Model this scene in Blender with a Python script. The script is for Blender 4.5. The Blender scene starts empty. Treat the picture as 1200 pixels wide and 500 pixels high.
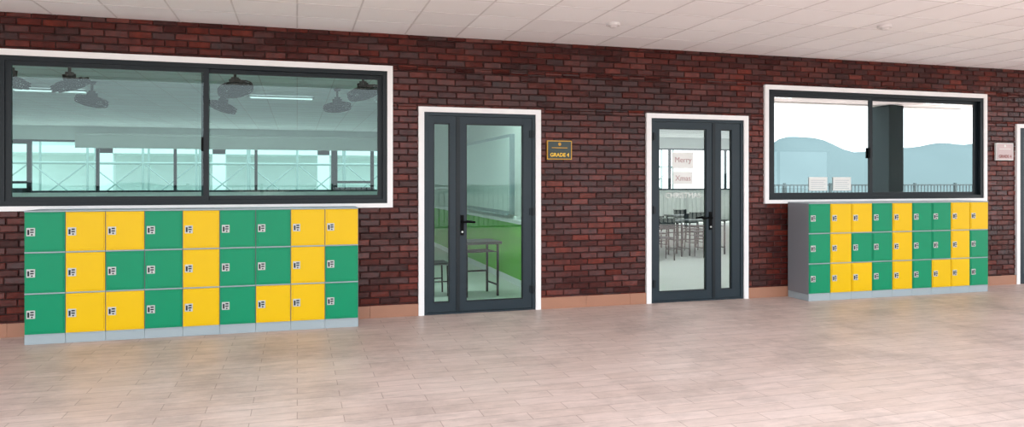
import bpy, math, random
from mathutils import Vector, Matrix
random.seed(7)
scene = bpy.context.scene
scene.view_settings.view_transform = 'Standard'
scene.view_settings.exposure = 1.15

# ------------------------------------------------------------ helpers
def srgb(r, g, b):
    def f(c):
        c /= 255.0
        return c/12.92 if c <= 0.04045 else ((c+0.055)/1.055)**2.4
    return (f(r), f(g), f(b), 1.0)

def new_mat(name):
    m = bpy.data.materials.new(name); m.use_nodes = True
    nt = m.node_tree
    return m, nt, nt.nodes['Principled BSDF']

def pmat(name, col, rough=0.5, metal=0.0, var=0.06, scale=6.0, bump=0.0, coat=0.0, emit=0.0, spec=0.5):
    m, nt, b = new_mat(name)
    tc = nt.nodes.new('ShaderNodeTexCoord')
    n = nt.nodes.new('ShaderNodeTexNoise'); n.inputs['Scale'].default_value = scale
    n.inputs['Detail'].default_value = 4
    nt.links.new(tc.outputs['Object'], n.inputs['Vector'])
    mr = nt.nodes.new('ShaderNodeMapRange')
    mr.inputs['To Min'].default_value = 1-var; mr.inputs['To Max'].default_value = 1+var
    nt.links.new(n.outputs['Fac'], mr.inputs['Value'])
    mx = nt.nodes.new('ShaderNodeVectorMath'); mx.operation = 'SCALE'
    mx.inputs[0].default_value = col[:3]
    nt.links.new(mr.outputs['Result'], mx.inputs['Scale'])
    nt.links.new(mx.outputs[0], b.inputs['Base Color'])
    b.inputs['Roughness'].default_value = rough
    b.inputs['Metallic'].default_value = metal
    b.inputs['Coat Weight'].default_value = coat
    b.inputs['Specular IOR Level'].default_value = spec
    if bump:
        bp = nt.nodes.new('ShaderNodeBump'); bp.inputs['Strength'].default_value = bump
        bp.inputs['Distance'].default_value = 0.01
        nt.links.new(n.outputs['Fac'], bp.inputs['Height'])
        nt.links.new(bp.outputs['Normal'], b.inputs['Normal'])
    if emit:
        b.inputs['Emission Color'].default_value = (0.95, 1, 1, 1)
        b.inputs['Emission Strength'].default_value = emit
    return m

def glass_mat(name, tint, refl, rtint=(1, 1, 1, 1)):
    m = bpy.data.materials.new(name); m.use_nodes = True
    nt = m.node_tree; nt.nodes.clear()
    out = nt.nodes.new('ShaderNodeOutputMaterial')
    tr = nt.nodes.new('ShaderNodeBsdfTransparent'); tr.inputs[0].default_value = tint
    gl = nt.nodes.new('ShaderNodeBsdfGlossy'); gl.inputs['Color'].default_value = rtint
    gl.inputs['Roughness'].default_value = 0.0
    mix = nt.nodes.new('ShaderNodeMixShader'); mix.inputs[0].default_value = refl
    nt.links.new(tr.outputs[0], mix.inputs[1]); nt.links.new(gl.outputs[0], mix.inputs[2])
    nt.links.new(mix.outputs[0], out.inputs[0])
    return m

class MB:
    def __init__(s): s.v = []; s.f = []; s.m = []
    def box(s, x0, x1, y0, y1, z0, z1, mat=0):
        b = len(s.v)
        s.v += [(x0,y0,z0),(x1,y0,z0),(x1,y1,z0),(x0,y1,z0),(x0,y0,z1),(x1,y0,z1),(x1,y1,z1),(x0,y1,z1)]
        for q in ((0,3,2,1),(4,5,6,7),(0,1,5,4),(1,2,6,5),(2,3,7,6),(3,0,4,7)):
            s.f.append([b+i for i in q]); s.m.append(mat)
    def quad(s, pts, mat=0):
        b = len(s.v); s.v += [tuple(p) for p in pts]; s.f.append([b+i for i in range(len(pts))]); s.m.append(mat)
    def cyl(s, p0, p1, r0, mat=0, seg=12, r1=None):
        if r1 is None: r1 = r0
        p0 = Vector(p0); p1 = Vector(p1); d = (p1-p0).normalized()
        a = d.orthogonal().normalized(); c = d.cross(a)
        b = len(s.v)
        for p, r in ((p0, r0), (p1, r1)):
            for i in range(seg):
                t = 2*math.pi*i/seg
                s.v.append(tuple(p + a*math.cos(t)*r + c*math.sin(t)*r))
        for i in range(seg):
            j = (i+1) % seg
            s.f.append([b+i, b+j, b+seg+j, b+seg+i]); s.m.append(mat)
        s.f.append([b+i for i in reversed(range(seg))]); s.m.append(mat)
        s.f.append([b+seg+i for i in range(seg)]); s.m.append(mat)
    def path(s, pts, r, mat=0, seg=8):
        for i in range(len(pts)-1): s.cyl(pts[i], pts[i+1], r, mat, seg)
    def torus(s, c, ax, R, r, mat=0, n=28, k=6):
        c = Vector(c); ax = Vector(ax).normalized(); a = ax.orthogonal().normalized(); e = ax.cross(a)
        b = len(s.v)
        for i in range(n):
            t = 2*math.pi*i/n; d = a*math.cos(t)+e*math.sin(t)
            for j in range(k):
                u = 2*math.pi*j/k
                s.v.append(tuple(c + d*(R+r*math.cos(u)) + ax*r*math.sin(u)))
        for i in range(n):
            for j in range(k):
                i2 = (i+1) % n; j2 = (j+1) % k
                s.f.append([b+i*k+j, b+i2*k+j, b+i2*k+j2, b+i*k+j2]); s.m.append(mat)
    def obj(s, name, mats, bevel=0.0, smooth=False, loc=None, rotz=0, parent=None):
        me = bpy.data.meshes.new(name); me.from_pydata(s.v, [], s.f)
        for m in mats: me.materials.append(m)
        me.polygons.foreach_set('material_index', s.m)
        if smooth: me.polygons.foreach_set('use_smooth', [True]*len(s.f))
        me.update()
        o = bpy.data.objects.new(name, me); scene.collection.objects.link(o)
        if bevel:
            bm = o.modifiers.new('bevel', 'BEVEL'); bm.width = bevel; bm.segments = 2; bm.limit_method = 'ANGLE'
        if loc: o.location = loc
        o.rotation_euler[2] = rotz
        if parent: o.parent = parent
        return o

# ------------------------------------------------------------ materials
# brick
M_brick, nt, b = new_mat('brick_glazed_red')
geo = nt.nodes.new('ShaderNodeNewGeometry')
tc = nt.nodes.new('ShaderNodeTexCoord')
ramp = nt.nodes.new('ShaderNodeValToRGB')
cr = ramp.color_ramp
cr.elements[0].position = 0.0; cr.elements[0].color = srgb(56, 21, 19)
cr.elements[1].position = 1.0; cr.elements[1].color = srgb(104, 40, 29)
for p, c in ((0.2, (66, 25, 22)), (0.5, (78, 29, 24)), (0.8, (90, 34, 26))):
    e = cr.elements.new(p); e.color = srgb(*c)
nt.links.new(geo.outputs['Random Per Island'], ramp.inputs[0])
nz = nt.nodes.new('ShaderNodeTexNoise'); nz.inputs['Scale'].default_value = 14; nz.inputs['Detail'].default_value = 5
nt.links.new(tc.outputs['Object'], nz.inputs['Vector'])
nz2 = nt.nodes.new('ShaderNodeTexNoise'); nz2.inputs['Scale'].default_value = 0.6; nz2.inputs['Detail'].default_value = 2
nt.links.new(tc.outputs['Object'], nz2.inputs['Vector'])
mr = nt.nodes.new('ShaderNodeMapRange'); mr.inputs['From Min'].default_value = .3; mr.inputs['From Max'].default_value = .7
mr.inputs['To Min'].default_value = 0.6; mr.inputs['To Max'].default_value = 1.25
nt.links.new(nz.outputs['Fac'], mr.inputs['Value'])
mr2 = nt.nodes.new('ShaderNodeMapRange'); mr2.inputs['From Min'].default_value = .3; mr2.inputs['From Max'].default_value = .7
mr2.inputs['To Min'].default_value = 0.7; mr2.inputs['To Max'].default_value = 1.2
nt.links.new(nz2.outputs['Fac'], mr2.inputs['Value'])
mu = nt.nodes.new('ShaderNodeMath'); mu.operation = 'MULTIPLY'
nt.links.new(mr.outputs[0], mu.inputs[0]); nt.links.new(mr2.outputs[0], mu.inputs[1])
sc = nt.nodes.new('ShaderNodeVectorMath'); sc.operation = 'SCALE'
nt.links.new(ramp.outputs[0], sc.inputs[0]); nt.links.new(mu.outputs[0], sc.inputs['Scale'])
nt.links.new(sc.outputs[0], b.inputs['Base Color'])
b.inputs['Roughness'].default_value = 0.26
b.inputs['Specular IOR Level'].default_value = 0.3
bp = nt.nodes.new('ShaderNodeBump'); bp.inputs['Strength'].default_value = 0.6; bp.inputs['Distance'].default_value = 0.01
nt.links.new(nz.outputs['Fac'], bp.inputs['Height']); nt.links.new(bp.outputs['Normal'], b.inputs['Normal'])

M_mortar = pmat('mortar_dark', srgb(54, 34, 32), 0.9, var=0.35, scale=9, bump=.3)
M_white = pmat('painted_white_trim', srgb(240, 240, 240), 0.5, var=0.02)
M_plaster = pmat('plaster_white', srgb(232, 236, 234), 0.8, var=0.03)
M_alu = pmat('aluminium_charcoal', srgb(32, 46, 54), 0.4, 0.0, var=0.04, spec=.3)
M_alu_dark = pmat('aluminium_dark', srgb(14, 24, 30), 0.4, 0.0, var=0.04, spec=.3)
M_black = pmat('black_metal', srgb(5, 6, 7), 0.6, 0.0, spec=.1)
M_base = pmat('baseboard_tile', srgb(166, 118, 94), 0.4, var=0.12, scale=4)
M_green = pmat('locker_green_abs', srgb(0, 138, 96), 0.35, var=0.05, scale=3, spec=.25)
M_yellow = pmat('locker_yellow_abs', srgb(226, 184, 0), 0.35, var=0.03, scale=3, spec=.25)
M_lgrey = pmat('locker_light_grey', srgb(156, 170, 176), 0.4, var=0.04)
M_lside = pmat('locker_side_grey', srgb(124, 126, 132), 0.5, var=0.04)
M_plate = pmat('latch_plate_grey', srgb(190, 194, 192), 0.35, 0.1)
M_wains = pmat('wainscot_green', srgb(92, 190, 14), 0.5, var=0.03)
M_ctile = pmat('class_floor_tile', srgb(220, 222, 217), 0.7, var=0.03, scale=2, spec=.2)
M_tgrid = pmat('ceiling_t_grid', srgb(214, 209, 209), 0.5, var=0.03)
M_fill = pmat('fill_panel', srgb(250, 250, 250), 0.5, emit=11.0)  # strong emission for the added fill panels above the sightline
M_lamp2 = pmat('lamp_panel_dim', srgb(250, 250, 250), 0.5, emit=0.5)
M_desk = pmat('desk_top_laminate', srgb(40, 46, 48), 0.35, var=0.05)
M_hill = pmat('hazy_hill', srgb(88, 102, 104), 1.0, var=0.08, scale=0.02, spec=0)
M_ground = pmat('ground_pale', srgb(150, 155, 145), 1.0, var=0.15, scale=0.05)
M_col = pmat('column_dark_paint', srgb(44, 56, 58), 0.7, var=0.05, spec=.2)
M_rail = pmat('railing_metal', srgb(56, 70, 72), 0.5, 0.0)
M_scaff = pmat('scaffold_steel', srgb(130, 150, 146), 0.6, 0.1)
M_concrete = pmat('pale_concrete', srgb(210, 222, 218), 0.9, var=0.08, scale=1)
M_paper = pmat('paper_white', srgb(225, 228, 225), 0.8, var=0.03)
M_gold = pmat('sign_gold', srgb(180, 132, 42), 0.35, 0.4)
M_sgreen = pmat('sign_dark_green', srgb(12, 34, 22), 0.3)
M_stext = pmat('sign_text_yellow', srgb(250, 200, 50), 0.5)
M_sred = pmat('sign_dark_red', srgb(150, 90, 84), 0.4)
M_sglare = pmat('sign_glare_pink', srgb(196, 178, 178), 0.4)  # glare on the sign face put into its colour
M_letter = pmat('letter_pink', srgb(190, 164, 164), 0.7)
M_board = pmat('whiteboard_face', srgb(215, 228, 226), 0.4, var=0.01)

G_win = glass_mat('glass_teal', (0.54, 0.80, 0.77, 1), 0.05, (.85, 1, 1, 1))
G_refl = glass_mat('glass_reflective', (0.55, 0.72, 0.74, 1), 0.96, (.84, .91, .92, 1))
G_door = glass_mat('glass_door', (0.62, 0.86, 0.76, 1), 0.04, (.85, 1, 1, 1))
G_door2 = glass_mat('glass_door_clear', (0.88, 0.95, 0.94, 1), 0.07, (.95, 1, 1, 1))

# floor planks
M_floor, nt, b = new_mat('floor_plank_tile')
tc = nt.nodes.new('ShaderNodeTexCoord')
br = nt.nodes.new('ShaderNodeTexBrick')
br.inputs['Scale'].default_value = 1.0; br.inputs['Brick Width'].default_value = 0.6; br.inputs['Row Height'].default_value = 0.15
br.inputs['Mortar Size'].default_value = 0.0035; br.inputs['Mortar Smooth'].default_value = 0.4; br.inputs['Bias'].default_value = 0
br.offset = 0.5
br.inputs['Color1'].default_value = srgb(210, 189, 181); br.inputs['Color2'].default_value = srgb(202, 180, 171)
br.inputs['Mortar'].default_value = srgb(166, 143, 134)
nt.links.new(tc.outputs['Object'], br.inputs['Vector'])
mp = nt.nodes.new('ShaderNodeMapping'); mp.inputs['Scale'].default_value = (2.2, 10, 1)
nt.links.new(tc.outputs['Object'], mp.inputs[0])
gr = nt.nodes.new('ShaderNodeTexNoise'); gr.inputs['Scale'].default_value = 1.5; gr.inputs['Detail'].default_value = 9; gr.inputs['Roughness'].default_value = .75
nt.links.new(mp.outputs[0], gr.inputs['Vector'])
m1 = nt.nodes.new('ShaderNodeMapRange'); m1.inputs['From Min'].default_value = .3; m1.inputs['From Max'].default_value = .7
m1.inputs['To Min'].default_value = .80; m1.inputs['To Max'].default_value = 1.12
nt.links.new(gr.outputs['Fac'], m1.inputs['Value'])
st = nt.nodes.new('ShaderNodeTexNoise'); st.inputs['Scale'].default_value = 0.9; st.inputs['Detail'].default_value = 8; st.inputs['Roughness'].default_value = .72
nt.links.new(tc.outputs['Object'], st.inputs['Vector'])
m2 = nt.nodes.new('ShaderNodeMapRange'); m2.inputs['From Min'].default_value = .34; m2.inputs['From Max'].default_value = .52
m2.inputs['To Min'].default_value = .76; m2.inputs['To Max'].default_value = 1.03
nt.links.new(st.outputs['Fac'], m2.inputs['Value'])
mm = nt.nodes.new('ShaderNodeMath'); mm.operation = 'MULTIPLY'
nt.links.new(m1.outputs[0], mm.inputs[0]); nt.links.new(m2.outputs[0], mm.inputs[1])
sc = nt.nodes.new('ShaderNodeVectorMath'); sc.operation = 'SCALE'
nt.links.new(br.outputs['Color'], sc.inputs[0]); nt.links.new(mm.outputs[0], sc.inputs['Scale'])
nt.links.new(sc.outputs[0], b.inputs['Base Color'])
rr = nt.nodes.new('ShaderNodeMapRange'); rr.inputs['From Min'].default_value = .35; rr.inputs['From Max'].default_value = .65
rr.inputs['To Min'].default_value = .50; rr.inputs['To Max'].default_value = .38
nt.links.new(st.outputs['Fac'], rr.inputs['Value']); nt.links.new(rr.outputs[0], b.inputs['Roughness'])
b.inputs['Specular IOR Level'].default_value = 0.4
bp = nt.nodes.new('ShaderNodeBump'); bp.inputs['Strength'].default_value = 0.3; bp.inputs['Distance'].default_value = 0.002
nt.links.new(br.outputs['Fac'], bp.inputs['Height']); bp.invert = True
nt.links.new(bp.outputs['Normal'], b.inputs['Normal'])

# ceiling tile
M_ceil, nt, b = new_mat('ceiling_tile_white')
tc = nt.nodes.new('ShaderNodeTexCoord')
br = nt.nodes.new('ShaderNodeTexBrick'); br.offset = 0.0
br.inputs['Scale'].default_value = 1.0; br.inputs['Brick Width'].default_value = 0.6; br.inputs['Row Height'].default_value = 0.6
br.inputs['Mortar Size'].default_value = 0.002
br.inputs['Color1'].default_value = srgb(248, 246, 247); br.inputs['Color2'].default_value = srgb(241, 238, 239)
br.inputs['Mortar'].default_value = srgb(190, 185, 185)
nt.links.new(tc.outputs['Object'], br.inputs['Vector'])
nt.links.new(br.outputs['Color'], b.inputs['Base Color'])
b.inputs['Roughness'].default_value = 0.8

# ------------------------------------------------------------ dimensions
CEIL = 3.28
WX0, WX1 = -7.0, 14.0
OPEN = [(-2.935, 1.06, 1.27, 2.905), (1.36, 2.868, 0.0, 2.447), (4.30, 5.808, 0.0, 2.447),
        (6.065, 9.955, 1.27, 2.88), (10.54, 12.05, 0.0, 2.447)]

# ------------------------------------------------------------ brick wall (real bricks)
wb = MB()
zs = sorted({0.0, CEIL} | {o[2] for o in OPEN} | {o[3] for o in OPEN})
def spans(z):
    s = [(WX0, WX1)]
    for (a, c, z0, z1) in OPEN:
        if z0 < z < z1:
            n = []
            for (p, q) in s:
                if c <= p or a >= q: n.append((p, q)); continue
                if a > p: n.append((p, a))
                if c < q: n.append((c, q))
            s = n
    return s
for i in range(len(zs)-1):
    for (p, q) in spans((zs[i]+zs[i+1])/2):
        wb.box(p, q, 0.012, 0.2, zs[i], zs[i+1], 1)
def brick(x0, x1, z0, z1):
    if x1-x0 < 0.012 or z1-z0 < 0.01: return
    base = len(wb.v); e = 0.005
    off = random.uniform(-0.005, 0.002)
    wb.v.extend([(x0,.02,z0),(x1,.02,z0),(x1,.02,z1),(x0,.02,z1)])
    wb.v.extend([(x0,off+.005,z0),(x1,off+.005,z0),(x1,off+.005,z1),(x0,off+.005,z1)])
    t1 = random.uniform(-.0025, .0025); t2 = random.uniform(-.0022, .0022)
    wb.v.extend([(x0+e,off-t1-t2,z0+e),(x1-e,off+t1-t2,z0+e),(x1-e,off+t1+t2,z1-e),(x0+e,off-t1+t2,z1-e)])
    for k in (0, 4):
        for j in range(4):
            j2 = (j+1) % 4
            wb.f.append([base+k+j, base+k+j2, base+k+4+j2, base+k+4+j]); wb.m.append(0)
    wb.f.append([base+8, base+9, base+10, base+11]); wb.m.append(0)
BL, BH, MO = 0.215, 0.064, 0.011
row = 0; z = 0.0
while z < CEIL:
    za, zb = z+MO, min(z+MO+BH, CEIL)
    cuts = sorted({za, zb} | {c for c in zs if za < c < zb})
    offx = -(BL+MO)*0.5*(row % 2) + random.uniform(-.012, .012)
    for ci in range(len(cuts)-1):
        c0, c1 = cuts[ci], cuts[ci+1]
        for (p, q) in spans((c0+c1)/2):
            k = math.floor((p-WX0-offx)/(BL+MO))
            x = WX0+offx+k*(BL+MO)
            while x < q:
                brick(max(x, p), min(x+BL, q), c0, c1)
                x += BL+MO
    z += BH+MO; row += 1
wb.obj('wall_back', [M_brick, M_mortar])

# baseboard
bb = MB()
for a, c in ((WX0, 1.36), (2.868, 4.30), (5.808, 10.54), (12.05, WX1)):
    x = a
    while x < c-0.001:
        x2 = min(x+0.6, c); bb.box(x+.001, x2-.001, -0.022, -0.006, 0.0, 0.14); x = x2
bb.obj('baseboard_back', [M_base], bevel=0.002)

# ------------------------------------------------------------ floors, ceilings
f = MB(); f.box(-14, 36, -15, 0.1, -0.2, 0.0); f.obj('floor', [M_floor])
def ceiling(name, x0, x1, y0, y1):
    c = MB(); c.box(x0, x1, y0, y1, CEIL, CEIL+.15, 0)
    x = math.ceil(x0/.6)*.6
    while x < x1: c.box(x-.008, x+.008, y0, y1, CEIL-.003, CEIL+.01, 1); x += .6
    y = math.ceil(y0/.6)*.6
    while y < y1-.1: c.box(x0, x1, y-.008, y+.008, CEIL-.0028, CEIL+.01, 1); y += .6
    return c.obj(name, [M_ceil, M_tgrid])
ceiling('ceiling', -14, 15, -4.8, 0.1)
bm = MB(); bm.box(-14, 15, -5.0, -4.8, CEIL-.02, CEIL+.5); bm.obj('roof_fascia_beam', [M_plaster])
c2 = MB(); c2.box(-11, 22, 0.1, 17.2, -0.2, 0.0); c2.obj('floor_classroom', [M_ctile])
ceiling('ceiling_classroom', -11, 22, 0.1, 17.2)

# partition + side walls
w = MB()
w.box(3.2, 3.35, 0.2, 17.0, 0, CEIL, 0)
w.box(3.185, 3.2, 0.2, 17.0, 0.1, 0.93, 1); w.box(3.35, 3.365, 0.2, 17, 0.1, 0.95, 1)
w.box(3.165, 3.2, 0.2, 17.0, 0.93, 0.99, 2); w.box(3.18, 3.2, .2, 17.0, 0, .1, 2)
w.obj('wall_partition', [M_plaster, M_wains, M_white])
w = MB(); w.box(-11.15, -11, 0.2, 17.0, 0, CEIL, 0); w.box(-11, -10.985, .2, 17, .1, .95, 1); w.obj('wall_left', [M_plaster, M_wains])
w = MB(); w.box(22, 22.15, 0.2, 17.0, 0, CEIL, 0); w.obj('wall_right', [M_plaster])
w = MB(); w.box(-11, WX0, 0.0, 0.2, 0, CEIL); w.box(WX1, 22, 0.0, 0.2, 0, CEIL); w.obj('wall_front_extension', [M_mortar])
# far wall with windows
FY = 17.0
w = MB()
sill, head = 1.22, 2.85
w.box(-11, 22, FY, FY+.2, 0, sill); w.box(-11, 22, FY, FY+.2, head, CEIL)
w.box(-11, -10.4, FY, FY+.2, sill, head); w.box(3.0, 4.0, FY, FY+.2, sill, head); w.box(21.5, 22, FY, FY+.2, sill, head)
w.obj('wall_far', [M_plaster])
w = MB()
def far_frame(x0, x1, mull, sashes):
    w.box(x0, x1, FY+.02, FY+.1, sill, sill+.06, 0); w.box(x0, x1, FY+.02, FY+.1, head-.06, head, 0)
    for m in mull: w.box(m-.045, m+.045, FY+.02, FY+.1, sill, head, 0)
    for a, c in sashes:
        for q in (a, c-.12): w.box(q, q+.12, FY-.02, FY+.08, sill+.02, head-.04, 0)
        w.box(a, c, FY-.02, FY+.08, sill+.02, sill+.14, 0); w.box(a, c, FY-.02, FY+.08, head-.14, head-.04, 0)
        w.box(a, c, FY-.02, FY+.08, sill+.28, sill+.36, 0)
far_frame(-10.4, 3.0, [-10.36, -6.0, -3.77, -1.31, 1.16, 2.96], [(-8.8, -7.8), (1.2, 2.55)])
far_frame(4.0, 21.5, [4.04, 6.5, 9, 11.5, 14, 16.5, 19, 21.46], [])
w.obj('window_3', [M_alu_dark])
w = MB(); w.box(-6.6, 2.9, FY-.08, FY-.06, 2.62, 3.02); w.cyl((-6.6, FY-.07, 3.04), (2.9, FY-.07, 3.04), .04); w.cyl((-6.6, FY-.07, 2.62), (2.9, FY-.07, 2.62), .015)
w.obj('roller_blind', [M_paper])
# whiteboard on partition
w = MB(); w.box(3.13, 3.199, 2.2, 5.4, 1.06, 2.3, 1); w.box(3.125, 3.14, 2.25, 5.35, 1.11, 2.25, 0); w.box(3.05, 3.13, 2.3, 5.3, 1.04, 1.06, 1)
w.obj('whiteboard', [M_board, M_lgrey], bevel=.003)

# dim ceiling panels, plus bright ones added out of view to brighten the rooms
def light_panel(x, y, m):
    l = MB(); l.box(x-.6, x+.6, y-.15, y+.15, CEIL-.03, CEIL-.007, 0)
    l.box(x-.63, x+.63, y-.18, y-.15, CEIL-.04, CEIL-.007, 1); l.box(x-.63, x+.63, y+.15, y+.18, CEIL-.04, CEIL-.007, 1)
    l.box(x-.63, x-.6, y-.18, y+.18, CEIL-.04, CEIL-.007, 1); l.box(x+.6, x+.63, y-.18, y+.18, CEIL-.04, CEIL-.007, 1)
    l.obj('ceiling_or_fill_panel', [m, M_white])
for x in (-8, -4.4, -0.3, 2.2, 5.4, 9.0, 13.5):
    light_panel(x, 1.5, M_fill)
    light_panel(x, 6.9, M_lamp2)
for x in (5.4, 9.0, 13.5): light_panel(x, 3.9, M_fill)  # more fill panels added for the right classroom

# ------------------------------------------------------------ front windows
def window(name, x0, x1, z0, z1, xs, gmat, fw=0.07):
    w = MB(); t = 0.062
    w.box(x0, x1, -0.03, 0.10, z1-t, z1, 0); w.box(x0, x1, -0.03, 0.10, z0, z0+t*.8, 0)
    w.box(x0, x0+t, -0.03, 0.10, z0+t*.8, z1-t, 0); w.box(x1-t, x1, -0.03, 0.10, z0+t*.8, z1-t, 0)
    a, c, d, e = x0+t, x1-t, z0+t*.8, z1-t
    o = .05
    w.box(a, c, -0.015, 0.09, e-o, e, 1); w.box(a, c, -0.015, 0.09, d, d+o, 1)
    w.box(a, a+o, -0.015, 0.09, d+o, e-o, 1); w.box(c-o, c, -0.015, 0.09, d+o, e-o, 1)
    s = .045
    for (p, q, y) in ((a+o, xs+.04, 0.0), (xs-.04, c-o, 0.04)):
        w.box(p, q, y, y+.032, e-o-s, e-o, 1); w.box(p, q, y, y+.032, d+o, d+o+s, 1)
        w.box(p, p+s+.01, y, y+.032, d+o+s, e-o-s, 1); w.box(q-s-.01, q, y, y+.032, d+o+s, e-o-s, 1)
        yy = y+.016
        w.quad([(p+s, yy, d+o+s), (q-s, yy, d+o+s), (q-s, yy, e-o-s), (p+s, yy, e-o-s)], 2)
    w.box(xs-.035, xs-.015, -0.02, 0.0, 1.9, 2.05, 3)
    return w.obj(name, [M_white, M_alu_dark, gmat, M_black])
window('window_1', -2.935, 1.06, 1.27, 2.905, -0.957, G_win)
window('window_2', 6.065, 9.955, 1.27, 2.88, 7.83, G_refl)
for i, (a, c) in enumerate(((6.80, 7.10), (7.20, 7.50))):
    p = MB(); p.box(a, c, 0.004, 0.007, 1.44, 1.63)
    for k in range(5): p.box(a+.03, c-.03-.03*(k % 2), 0.003, 0.0042, 1.47+k*.028, 1.475+k*.028, 1)
    p.obj('notice_paper', [M_paper, M_lgrey])

# ------------------------------------------------------------ doors
def door(name, X, offs, g1, g2, wide_right):
    o = [X+v for v in offs]
    w = MB(); H = 2.447
    w.box(o[0], o[1], -0.03, 0.12, 0, H, 0); w.box(o[6], o[7], -0.03, 0.12, 0, H, 0)
    w.box(o[1], o[6], -0.03, 0.12, H-.06, H, 0)
    ft = H-.06
    w.box(o[1], o[1]+.04, -0.012, 0.09, 0, ft, 1); w.box(o[6]-.04, o[6], -0.012, 0.09, 0, ft, 1)
    w.box(o[1]+.04, o[6]-.04, -0.012, 0.09, ft-.04, ft, 1)
    w.box(o[1]+.04, o[6]-.04, -0.01, 0.09, 0.0, 0.02, 1)
    mid = (o[3]+o[4])/2
    for (a, p, q, c, g) in ((o[1]+.043, o[2], o[3], mid-.003, g1), (mid+.003, o[4], o[5], o[6]-.043, g2)):
        z0, z1 = .024, ft-.043; gz0, gz1 = .135, 2.26
        w.box(a, p, 0.0, .05, z0, z1, 1); w.box(q, c, 0.0, .05, z0, z1, 1)
        w.box(p, q, 0.0, .05, z0, gz0, 1); w.box(p, q, 0.0, .05, gz1, z1, 1)
        for (aa, cc, bz0, bz1) in ((p, p+.012, gz0, gz1), (q-.012, q, gz0, gz1), (p, q, gz0, gz0+.012), (p, q, gz1-.012, gz1)):
            w.box(aa, cc, 0.008, .042, bz0, bz1, 2)
        w.quad([(p, .025, gz0), (q, .025, gz0), (q, .025, gz1), (p, .025, gz1)], g)
    w.box(mid-.022, mid+.022, -0.008, 0.0, .03, ft-.05, 2)
    s = 1 if wide_right else -1
    hx = mid + s*.05
    for yy, d in ((0.0, -1), (.05, 1)):
        y0, y1 = sorted((yy, yy+d*.012)); w.box(hx-.02, hx+.02, y0, y1, .93, 1.17, 6)
        w.cyl((hx, yy, 1.09), (hx, yy+d*.055, 1.09), .012, 6)
        w.path([(hx, yy+d*.052, 1.09), (hx+s*.06, yy+d*.056, 1.092), (hx+s*.15, yy+d*.05, 1.085)], .013, 6)
        w.cyl((hx, yy, .97), (hx, yy+d*.02, .97), .012, 5)
    hxx = (o[6]-.04) if wide_right else (o[1]+.04)
    for hz in (.25, 1.2, 2.15):
        w.cyl((hxx, -.02, hz-.05), (hxx, -.02, hz+.05), .012, 2)
        w.box(hxx-.03, hxx+.03, -.016, 0.0, hz-.045, hz+.045, 2)
    return w.obj(name, [M_white, M_alu, M_alu_dark, G_door, G_door2, M_plate, M_black])
door('door_1', 1.36, [0, .066, .18, .376, .573, 1.288, 1.442, 1.508], 3, 3, True)
door('door_2', 4.30, [0, .068, .187, .885, 1.10, 1.27, 1.44, 1.508], 4, 4, False)
door('door_3', 10.54, [0, .066, .18, .376, .573, 1.288, 1.442, 1.508], 4, 4, True)

def text(body, name, size, loc, mat, parent=None, ext=.002, bold=0.0):
    cu = bpy.data.curves.new(name, 'FONT'); cu.body = body; cu.size = size; cu.extrude = ext
    cu.align_x = 'CENTER'; cu.align_y = 'CENTER'; cu.offset = bold
    cu.materials.append(mat)
    o = bpy.data.objects.new(name, cu); scene.collection.objects.link(o)
    o.rotation_euler = (math.pi/2, 0, 0); o.location = loc
    if parent: o.parent = parent
    return o
gp = MB(); gp.box(4.69, 5.00, .012, .014, 1.74, 1.95, 0); gp.box(4.70, 4.99, .012, .014, 1.53, 1.70, 0)
g = gp.obj('paper_greeting', [M_paper])
text('Merry', 'greeting_text_top', .10, (4.845, .009, 1.85), M_letter, g)
text('Xmas', 'greeting_text_mid', .10, (4.845, .009, 1.61), M_letter, g)
text('CHRISTMAS', 'greeting_text_low', .10, (4.845, .009, 1.385), M_paper, g)

# signs
def sign(x0, x1, z0, z1, mats, body):
    w = MB(); w.box(x0, x1, -.035, -.006, z0, z1, 0); w.box(x0+.012, x1-.012, -.038, -.03, z0+.012, z1-.012, 1)
    xm = (x0+x1)/2
    w.box(x0+.02, x1-.02, -.0395, -.03, z0+.02, z0+.09, 2)
    w.cyl((xm, -.036, z1-.045), (xm, -.041, z1-.045), .02, 0, 16)
    w.box(x0+.06, x1-.06, -.0395, -.037, z1-.095, z1-.085, 0)
    o = w.obj('classroom_sign', mats, bevel=.001)
    text(body, 'sign_text', .062, (xm, -.042, z0+.056), mats[3], o, .001, .0015)
sign(2.945, 3.271, 1.84, 2.075, [M_gold, M_sgreen, M_sgreen, M_stext], 'GRADE 4')
sign(10.12, 10.46, 1.89, 2.15, [M_paper, M_sglare, M_sglare, M_sred], 'GRADE 4')  # washed out by glare, painted into its pale colours

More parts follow.
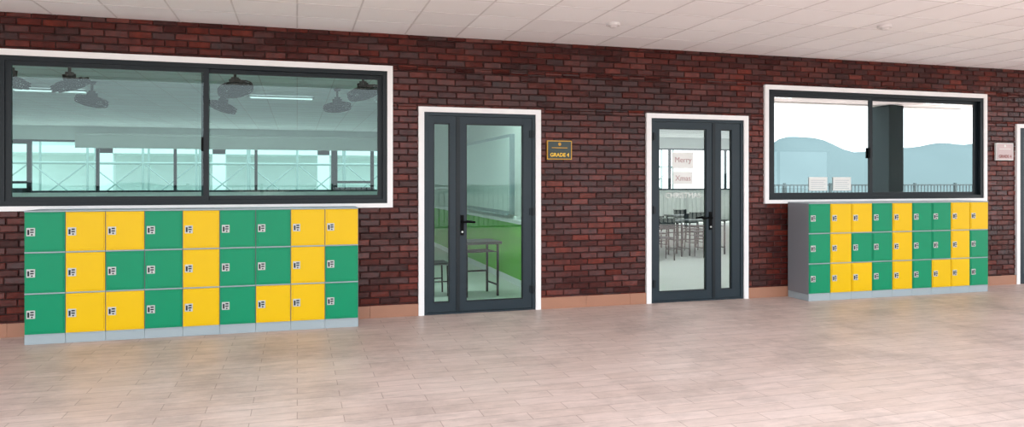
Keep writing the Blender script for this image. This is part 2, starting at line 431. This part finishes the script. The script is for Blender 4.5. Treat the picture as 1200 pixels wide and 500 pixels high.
# ------------------------------------------------------------ lockers
GRID = ['GYYGYGGYY', 'GYGGYGGYG', 'GYYGYGYYG']
def lockers(x0, x1):
    w = MB(); n = 9; cw = (x1-x0)/n; yf, yb = -.46, -.036; H = 1.29; base = .088; ch = (H-base-.012)/3
    w.box(x0, x1, yf+.012, yb, base, H-.012, 1)
    for c in range(n):
        a = x0+c*cw; e = a+cw
        w.box(a+.001, e-.001, yf+.006, yb, 0.0, base-.003, 0)
        w.box(a+.0005, e-.0005, yf-.004, yb, H-.014, H, 0)
        for r in range(3):
            z1 = H-.014-r*ch; z0 = z1-ch
            m = 2 if GRID[r][c] == 'G' else 3
            w.box(a+.002, e-.002, yf+.002, yf+.02, z0+.0, z0+.012, 0)
            w.box(a+.004, e-.004, yf, yf+.02, z0+.013, z1-.003, m)
            w.box(a+.022, e-.016, yf-.006, yf+.004, z0+.03, z1-.018, m)
            lx, lz = a+.062, z0+ch*.53
            w.box(lx-.040, lx+.034, yf-.011, yf-.004, lz-.045, lz+.035, 4)
            w.box(lx-.030, lx-.014, yf-.016, yf-.009, lz-.032, lz+.018, 5)
            w.box(lx-.006, lx+.024, yf-.020, yf-.009, lz-.012, lz+.000, 5)
            w.box(lx-.006, lx+.024, yf-.014, yf-.009, lz+.010, lz+.024, 5)
            w.cyl((lx+.008, yf-.009, lz-.03), (lx+.008, yf-.016, lz-.03), .008, 5, 10)
    w.obj('locker_bank', [M_lgrey, M_lside, M_green, M_yellow, M_plate, M_alu_dark], bevel=.0035)
lockers(-2.513, 0.635)
lockers(6.423, 9.461)

# ------------------------------------------------------------ ceiling detectors in corridor
for (x, y) in ((6.17, -2.0), (3.27, -1.26)):
    w = MB(); w.cyl((x, y, CEIL-.002), (x, y, CEIL-.03), .075, 0, 24); w.cyl((x, y, CEIL-.03), (x, y, CEIL-.05), .055, 0, 24, r1=.03)
    w.obj('smoke_detector', [M_tgrid])

# ------------------------------------------------------------ fans
def fan(x, y, ang):
    w = MB(); z = 3.0
    w.cyl((x, y, CEIL-.007), (x, y, CEIL-.045), .07, 0, 20, r1=.05)
    w.cyl((x, y, CEIL-.04), (x, y, z+.10), .02, 0)
    w.cyl((x, y, z+.12), (x, y, z+.06), .055, 0, 16)
    ax = Vector((math.cos(ang)*.32, math.sin(ang)*.32, -.94)).normalized()
    c = Vector((x, y, z-.02)) + ax*.04
    w.cyl(tuple(Vector((x, y, z+.07))-ax*.02), tuple(c), .085, 0, 16)
    a = ax.orthogonal().normalized(); e = ax.cross(a); R = .25
    for (rr, d) in ((R, 0.0), (R*.97, .035), (R*.97, -.035), (R*.66, .06), (R*.66, -.06), (R*.33, .07)):
        w.torus(c+ax*d, ax, rr, .011, 0)
    for i in range(30):
        t = 2*math.pi*i/30; dd = a*math.cos(t)+e*math.sin(t)
        for s in (1, -1):
            w.path([c+ax*.068*s+dd*.05, c+ax*.06*s+dd*R*.66, c+dd*R], .005, 0, 4)
    w.cyl(c-ax*.03, c+ax*.075, .065, 0, 16)
    for i in range(3):
        t = 2*math.pi*i/3+ang; d1 = a*math.cos(t)+e*math.sin(t); d2 = ax.cross(d1)
        w.quad([c+d1*.04-d2*.05+ax*.01, c+d1*.19-d2*.13+ax*.02, c+d1*.225+d2*.03-ax*.01, c+d1*.12+d2*.12-ax*.02, c+d1*.04+d2*.05-ax*.01], 0)
    w.obj('ceiling_fan', [M_black])
for (x, y, a) in ((-3.1, 3.2, .4), (-3.37, 5.5, 2.4), (-.89, 3.1, 5.5), (-1.31, 5.9, 3.4), (.71, 5.3, 1.2), (.98, 3.0, -.6), (-3.75, 2.95, 2.8)):
    fan(x, y, a)

# ------------------------------------------------------------ furniture
def desk(x, y, rz, L=.7, W=.45):
    w = MB(); w.box(-L/2, L/2, -W/2, W/2, .71, .75, 0)
    for sx in (-1, 1):
        xx = sx*(L/2-.05)
        w.path([(xx, -W/2+.04, 0), (xx, -W/2+.04, .715), (xx, W/2-.04, .715), (xx, W/2-.04, 0)], .018, 1)
        w.cyl((xx, -W/2+.04, .15), (xx, W/2-.04, .15), .012, 1)
    w.cyl((-L/2+.05, W/2-.04, .3), (L/2-.05, W/2-.04, .3), .012, 1)
    w.box(-L/2+.06, L/2-.06, -W/2+.05, W/2-.05, .60, .61, 1)
    w.obj('student_desk', [M_desk, M_black], bevel=.003, loc=(x, y, 0), rotz=rz)
def chair(x, y, rz):
    w = MB(); w.box(-.2, .2, -.2, .2, .43, .455, 0)
    for sx in (-.18, .18):
        w.path([(sx, -.18, 0), (sx, -.17, .42)], .012, 1)
        w.path([(sx, .2, 0), (sx, .17, .43), (sx, .21, .85)], .012, 1)
        w.cyl((sx, -.175, .2), (sx, .185, .2), .009, 1)
    w.box(-.19, .19, .185, .205, .62, .84, 0)
    w.obj('student_chair', [M_alu_dark, M_black], bevel=.004, loc=(x, y, 0), rotz=rz)
desk(2.40, 1.35, .1, .55, .5); chair(1.80, 1.5, 1.6)
for (x, y) in ((7.2, 5.2), (8.35, 5.4), (7.8, 7.2), (9.2, 7.4), (-2.5, 6), (-.5, 6), (-4.5, 9), (0, 9.5)):
    desk(x, y, .1, 1.0, .55); chair(x-.2, y-.58, 3.1); chair(x+.25, y+.58, .1)

# ------------------------------------------------------------ outside
w = MB()
for x in range(-16, 20, 2):
    for y in (24, 25.2):
        w.cyl((x, y, -3), (x, y, 7), .045, 0, 8)
for z in (0.6, 2.3, 4.0):
    for y in (24, 25.2): w.cyl((-16, y, z), (18, y, z), .04, 0, 8)
for x in range(-16, 18, 2):
    w.cyl((x, 24, .6), (x+2, 24, 2.3), .03, 0, 6); w.cyl((x+2, 24, .6), (x, 24, 2.3), .03, 0, 6)
w.obj('scaffolding', [M_scaff])
w = MB()
for z in (-.6, 2.9, 6.2): w.box(-14, 8, 30, 40, z, z+.35)
for x in (-14, -9, -4, 1, 6): w.box(x, x+.6, 30, 30.6, -3, 9)
w.box(-14, 8, 34, 34.2, -3, 9)
w.obj('building_under_construction', [M_concrete])
for x in (-6.0, 12.81):
    w = MB(); w.box(x-.20, x+.20, -5.05, -4.5, 0, CEIL-.02); w.box(x-.23, x+.23, -5.09, -4.46, 0, .15); w.obj('terrace_column', [M_col], bevel=.01)
w = MB()
w.box(-13, 35, -14.03, -13.97, 1.40, 1.45); w.box(-13, 35, -14.02, -13.98, .1, .14)
x = -13
while x < 35: w.box(x-.014, x+.014, -14.012, -13.988, .1, 1.4); x += .16
x = -13
while x <= 35: w.box(x-.04, x+.04, -14.04, -13.96, 0, 1.5); x += 2
w.obj('terrace_railing', [M_rail])
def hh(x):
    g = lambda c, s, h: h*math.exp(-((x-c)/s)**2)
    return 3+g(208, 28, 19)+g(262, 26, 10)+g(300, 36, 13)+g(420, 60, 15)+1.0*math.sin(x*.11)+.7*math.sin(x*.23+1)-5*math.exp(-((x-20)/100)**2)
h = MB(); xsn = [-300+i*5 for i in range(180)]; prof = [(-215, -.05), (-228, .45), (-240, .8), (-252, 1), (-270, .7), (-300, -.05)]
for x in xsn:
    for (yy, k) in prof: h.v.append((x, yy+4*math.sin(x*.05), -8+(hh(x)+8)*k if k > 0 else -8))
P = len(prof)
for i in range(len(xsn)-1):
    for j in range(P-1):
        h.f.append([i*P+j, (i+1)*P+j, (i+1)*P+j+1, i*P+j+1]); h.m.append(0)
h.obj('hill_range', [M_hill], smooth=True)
gd = MB(); gd.box(-400, 700, -400, 300, -3.2, -3.0); gd.obj('ground', [M_ground])

# ------------------------------------------------------------ world + sun + camera
wd = bpy.data.worlds.new('overcast'); scene.world = wd; wd.use_nodes = True
nt = wd.node_tree; bg = nt.nodes['Background']
tc = nt.nodes.new('ShaderNodeTexCoord'); sx = nt.nodes.new('ShaderNodeSeparateXYZ'); rp = nt.nodes.new('ShaderNodeValToRGB')
nt.links.new(tc.outputs['Generated'], sx.inputs[0]); nt.links.new(sx.outputs['Z'], rp.inputs[0]); nt.links.new(rp.outputs[0], bg.inputs[0])
rp.color_ramp.elements[0].color = (.91, .96, 1, 1); rp.color_ramp.elements[1].color = (.88, .94, 1, 1)
bg.inputs[1].default_value = 1.5
# hazy sun from behind the building: lights the open terrace, which bounces into the hall
sl = bpy.data.lights.new('sun', 'SUN'); sl.energy = 3.4; sl.angle = math.radians(12); sl.color = (1, .99, .98)
so = bpy.data.objects.new('sun', sl); scene.collection.objects.link(so)
d = Vector((-.25, -.45, -.85)); so.rotation_euler = d.to_track_quat('-Z', 'Y').to_euler(); so.location = (0, 5, 20)

cam = bpy.data.cameras.new('camera'); co = bpy.data.objects.new('camera', cam); scene.collection.objects.link(co)
co.location = (0, -8.46, 1.575)
co.rotation_euler = (math.pi/2, 0, -math.atan(850/2870))
cam.sensor_width = 36; cam.lens = 25.5; cam.shift_y = -38/1200
cam.clip_end = 2000
scene.camera = co
